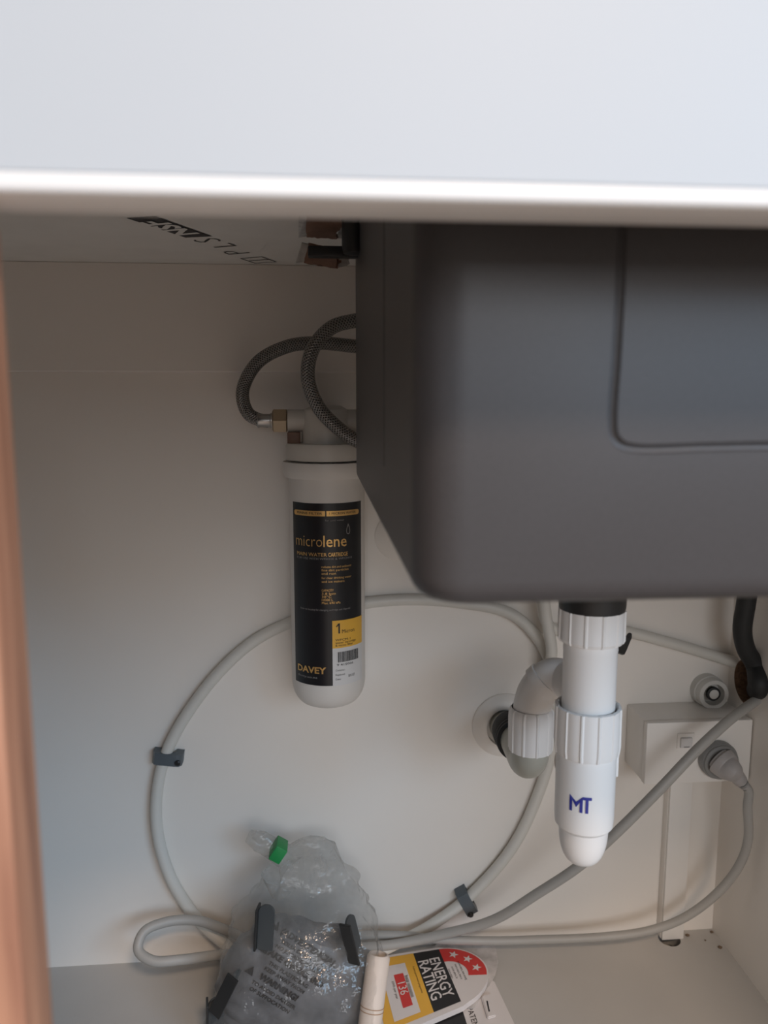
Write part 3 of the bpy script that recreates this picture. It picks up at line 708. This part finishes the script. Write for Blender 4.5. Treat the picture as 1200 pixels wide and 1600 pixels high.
def bracket(label, px, py, Y, rot, tiltz=0):
    c = W(px, py, Y=Y)
    t = thing('mounting_bracket', label, 'bracket', c, 'dark brackets in the bag')
    Rm = Matrix.Rotation(rot, 4, 'Y') @ Matrix.Rotation(tiltz, 4, 'Z')
    bm = new(); pts = [(-.0075, -.025), (.0075, -.025), (.0075, .014)]+[(.0075*math.cos(a), .014+.0075*math.sin(a)) for a in [PI*q/10 for q in range(1, 10)]]+[(-.0075, .014)]
    A = [bm.verts.new((x, -.0012, z_)) for x, z_ in pts]; B = [bm.verts.new((x, .0012, z_)) for x, z_ in pts]
    bm.faces.new(A); bm.faces.new(B[::-1])
    for i in range(len(pts)): j = (i+1) % len(pts); bm.faces.new((A[i], A[j], B[j], B[i]))
    bm.transform(Matrix.Translation(c) @ Rm); obj('tab', bm, M_bracket, t, smooth=False)
    bm = box(new(), -.0098, -.0075, -.007, .006, -.024, .019, .0006)
    bm.transform(Matrix.Translation(c) @ Rm); obj('flange', bm, M_black, t, smooth=False)
bracket('dark bracket with rounded tab, upper left inside the bag', 416, 1446, .676, math.radians(4), math.radians(-12))
bracket('dark pointed bracket at the upper right inside the bag', 552, 1462, .676, math.radians(-12), math.radians(55))
bracket('dark bracket at the lower left inside the bag', 358, 1545, .672, math.radians(26), math.radians(62))
bracket('dark bracket standing at the left bottom edge of the bag', 338, 1590, .675, math.radians(2), math.radians(10))

# rolled paper tube in front of the leaflets
r0, r1 = W(592, 1490, Y=.69), W(577, 1640, Z=.011)
r1.y = .665
ax = (r0-r1)
rl = thing('paper_roll', 'pale rolled paper tube standing between the bag and the leaflets', 'roll', r1)
L_ = ax.length
obj('tube', lathe(new(), [(.0095, 0), (.0115, .001), (.0115, L_-.003), (.0095, L_), (.0080, L_), (.0080, .0)], r1, axis=ax, n=32), M_cream, rl)
for q in (.32, .37):
    obj('line', lathe(new(), [(.0114, -.0004), (.0118, -.0004), (.0118, .0004), (.0114, .0004)], r1+ax*q, axis=ax, n=32), M_tan, rl)

# ------------------------------------------------------------------ leaflets on the floor
TH = .0022
def quad(pts, z):
    return [W(a, b, Z=z) for a, b in pts]
zc = .0105
q00, q01, q11, q10 = quad([(645.6, 1490), (685.7, 1483.5), (720.3, 1564.8), (678, 1582)], zc)
def card(lift):
    def f(u, v):
        p = q00*(1-u)*(1-v)+q01*(1-u)*v+q11*u*v+q10*u*(1-v)
        return p+Vector((0, 0, lift))
    return f
def slab(bm, f, pts, th):
    T = [bm.verts.new(f(*p)) for p in pts]; B = [bm.verts.new(f(*p)-Vector((0, 0, th))) for p in pts]
    bm.faces.new(T); bm.faces.new(B[::-1])
    for i in range(len(pts)): j = (i+1) % len(pts); bm.faces.new((T[i], B[i], B[j], T[j]))
fl = thing('energy_leaflet', 'yellow, black and red energy rating leaflet lying by the bag', 'leaflet', (q00.x, q00.y, .003))
arc = [(0.52+.54*math.cos(a), 1+1.42*math.sin(a)) for a in [PI*q/20 for q in range(0, 21)]]
bm = new(); slab(bm, card(0), [(-.04, -1.75), (1.08, -1.75), (1.08, 1.0)]+arc[1:-1]+[(-.04, 1.0)], .006)
obj('card', bm, M_paper, fl, smooth=False)
fa = card(.0003); fb = card(.0006); fd = card(.0009)
bm = new(); grid(bm, fa, 0, 1, 0, 1); obj('black_band', bm, M_ink, fl, smooth=False)
bm = new(); grid(bm, fa, 0, 1, -1.7, 0); obj('yellow_panel', bm, M_yellow, fl, smooth=False)
bm = new()
A_ = [PI-PI*.62*q/16 for q in range(17)]
for a, b in zip(A_, A_[1:]):
    poly(bm, fa, [(0.52+ro*.52*math.cos(t), 1+ro*1.36*math.sin(t)) for ro, t in ((1, a), (1, b), (.5, b), (.5, a))])
obj('red_arc', bm, M_red, fl, smooth=False)
bm = new()
for t in (PI*.86, PI*.68, PI*.5):
    c_ = (0.52+.76*.52*math.cos(t), 1+.76*1.36*math.sin(t))
    poly(bm, fb, [(c_[0]+(.078 if i % 2 == 0 else .032)*math.sin(i*PI/5+.3), c_[1]+(.19 if i % 2 == 0 else .078)*math.cos(i*PI/5+.3)) for i in range(10)])
WU = (q10-q00).length; WV = (q01-q00).length
def ct(bm, s, size, u, v, f, off=0, align='CENTER', sx=1.0):
    V, F = text2d(s, size, align, off); lay(bm, ([(x/WU*sx, y/WV) for x, y in V], F), f, u, v)
ct(bm, 'ENERGY', .0165, .5, .66, fb, .0002); ct(bm, 'RATING', .0165, .5, .23, fb, .0002)
obj('white_lettering', bm, M_paper, fl, smooth=False)
bm = new(); grid(bm, fb, .14, .93, -1.35, -.42); obj('white_panel', bm, M_paper, fl, smooth=False)
bm = new(); grid(bm, fd, .30, .80, -.95, -.60); obj('red_box', bm, M_red, fl, smooth=False)
bm = new(); ct(bm, '136', .0125, .52, -.78, card(.0012)); obj('red_box_number', bm, M_paper, fl, smooth=False)
bm = new()
for v in (-.50, -.55): ct(bm, 'Energy consumption', .0036, .52, v, fd)
ct(bm, 'kWh per year', .0040, .52, -1.05, fd)
for q in range(4): ct(bm, 'more stars, less energy'[:22-4*q], .0036, .50, 1.50-.15*q, fb)
ct(bm, 'A joint government programme', .0030, .45, -.16, fb)
obj('small_print', bm, M_ink, fl, smooth=False)['kind'] = 'stuff'

sl = W(760, 1452, Z=.0045)
bm = new(); zz = .0042
out = [(700, 1455), (735, 1450), (756, 1452), (768, 1466), (776, 1485), (779, 1502), (774, 1522), (765, 1538), (754, 1552), (740, 1575), (690, 1570), (660, 1500)]
T = [W(a, b, Z=zz) for a, b in out]
A = [bm.verts.new(p) for p in T]; B = [bm.verts.new(p-Vector((0, 0, .0012))) for p in T]
bm.faces.new(A); bm.faces.new(B[::-1])
for i in range(len(T)): j = (i+1) % len(T); bm.faces.new((A[i], A[j], B[j], B[i]))
tag(obj('plastic_sleeve', bm, M_sleeve, origin=T[0], smooth=False), 'frosted rounded plastic sleeve under the energy leaflet', 'sleeve')

s00, s01, s11, s10 = quad([(655, 1560), (712, 1545), (742, 1640), (672, 1660)], .0028)
def card2(lift):
    def f(u, v):
        return s00*(1-u)*(1-v)+s01*(1-u)*v+s11*u*v+s10*u*(1-v)+Vector((0, 0, lift))
    return f
f2 = thing('folded_leaflet', 'black and pale pink leaflet under the energy leaflet, at the bottom', 'leaflet', (s00.x, s00.y, 0))
bm = new(); slab(bm, card2(0), [(0, -.6), (1, -.6), (1, 2.0), (.8, 2.06), (0.05, 2.06), (0, 2.0)], .0024); obj('card', bm, M_paper, f2, smooth=False)
bm = new(); grid(bm, card2(.0003), 0, 1, -.6, 1); obj('black_band', bm, M_ink, f2, smooth=False)
bm = new(); WU2 = (s10-s00).length; WV2 = (s01-s00).length
V, F = text2d('PATENT', .0085, 'LEFT'); lay(bm, ([(x/WU2, y/WV2) for x, y in V], F), card2(.0004), .36, 1.18)
obj('lettering', bm, M_ink, f2, smooth=False)
t0 = quad([(752, 1556), (768, 1551), (775, 1586), (762, 1590)], .0062)
tg = thing('hang_tag', 'small white tag with a dark slot, beside the leaflets', 'tag', t0[0])
bm = new(); A = [bm.verts.new(p) for p in t0]; B = [bm.verts.new(p-Vector((0, 0, .003))) for p in t0]
bm.faces.new(A); bm.faces.new(B[::-1])
for i in range(4): bm.faces.new((A[i], A[(i+1) % 4], B[(i+1) % 4], B[i]))
bmesh.ops.bevel(bm, geom=list(bm.edges), offset=.0009, segments=2, affect='EDGES')
obj('card', bm, M_paper, tg)
bm = new(); poly(bm, lambda a, b: W(a, b, Z=.0066), [(760, 1564), (762, 1563.5), (765.5, 1580), (763.5, 1581)])
obj('slot', bm, M_ink, tg, smooth=False)

# ------------------------------------------------------------------ crumbs on the cabinet floor
for px, py, r_, wh in ((1074, 1461, .0020, 'beside the foot of the trunking'), (1112, 1456, .0017, 'deepest in the right back corner'), (1125, 1480, .0022, 'by the right wall, nearest the front'), (1102, 1469, .0010, 'tiniest of the corner specks')):
    c = W(px, py, Z=.0008)
    bm = new(); bmesh.ops.create_icosphere(bm, subdivisions=2, radius=1)
    for v in bm.verts: v.co = c+Vector((v.co.x*r_*1.2, v.co.y*r_, max(v.co.z*r_*.6, -.0008)))*(1+.35*noise.noise(v.co*3+c*50))
    tag(obj('crumb', bm, M_dirt, origin=c), 'small brown crumb on the floor, '+wh, 'crumb', 'crumbs in the corner')
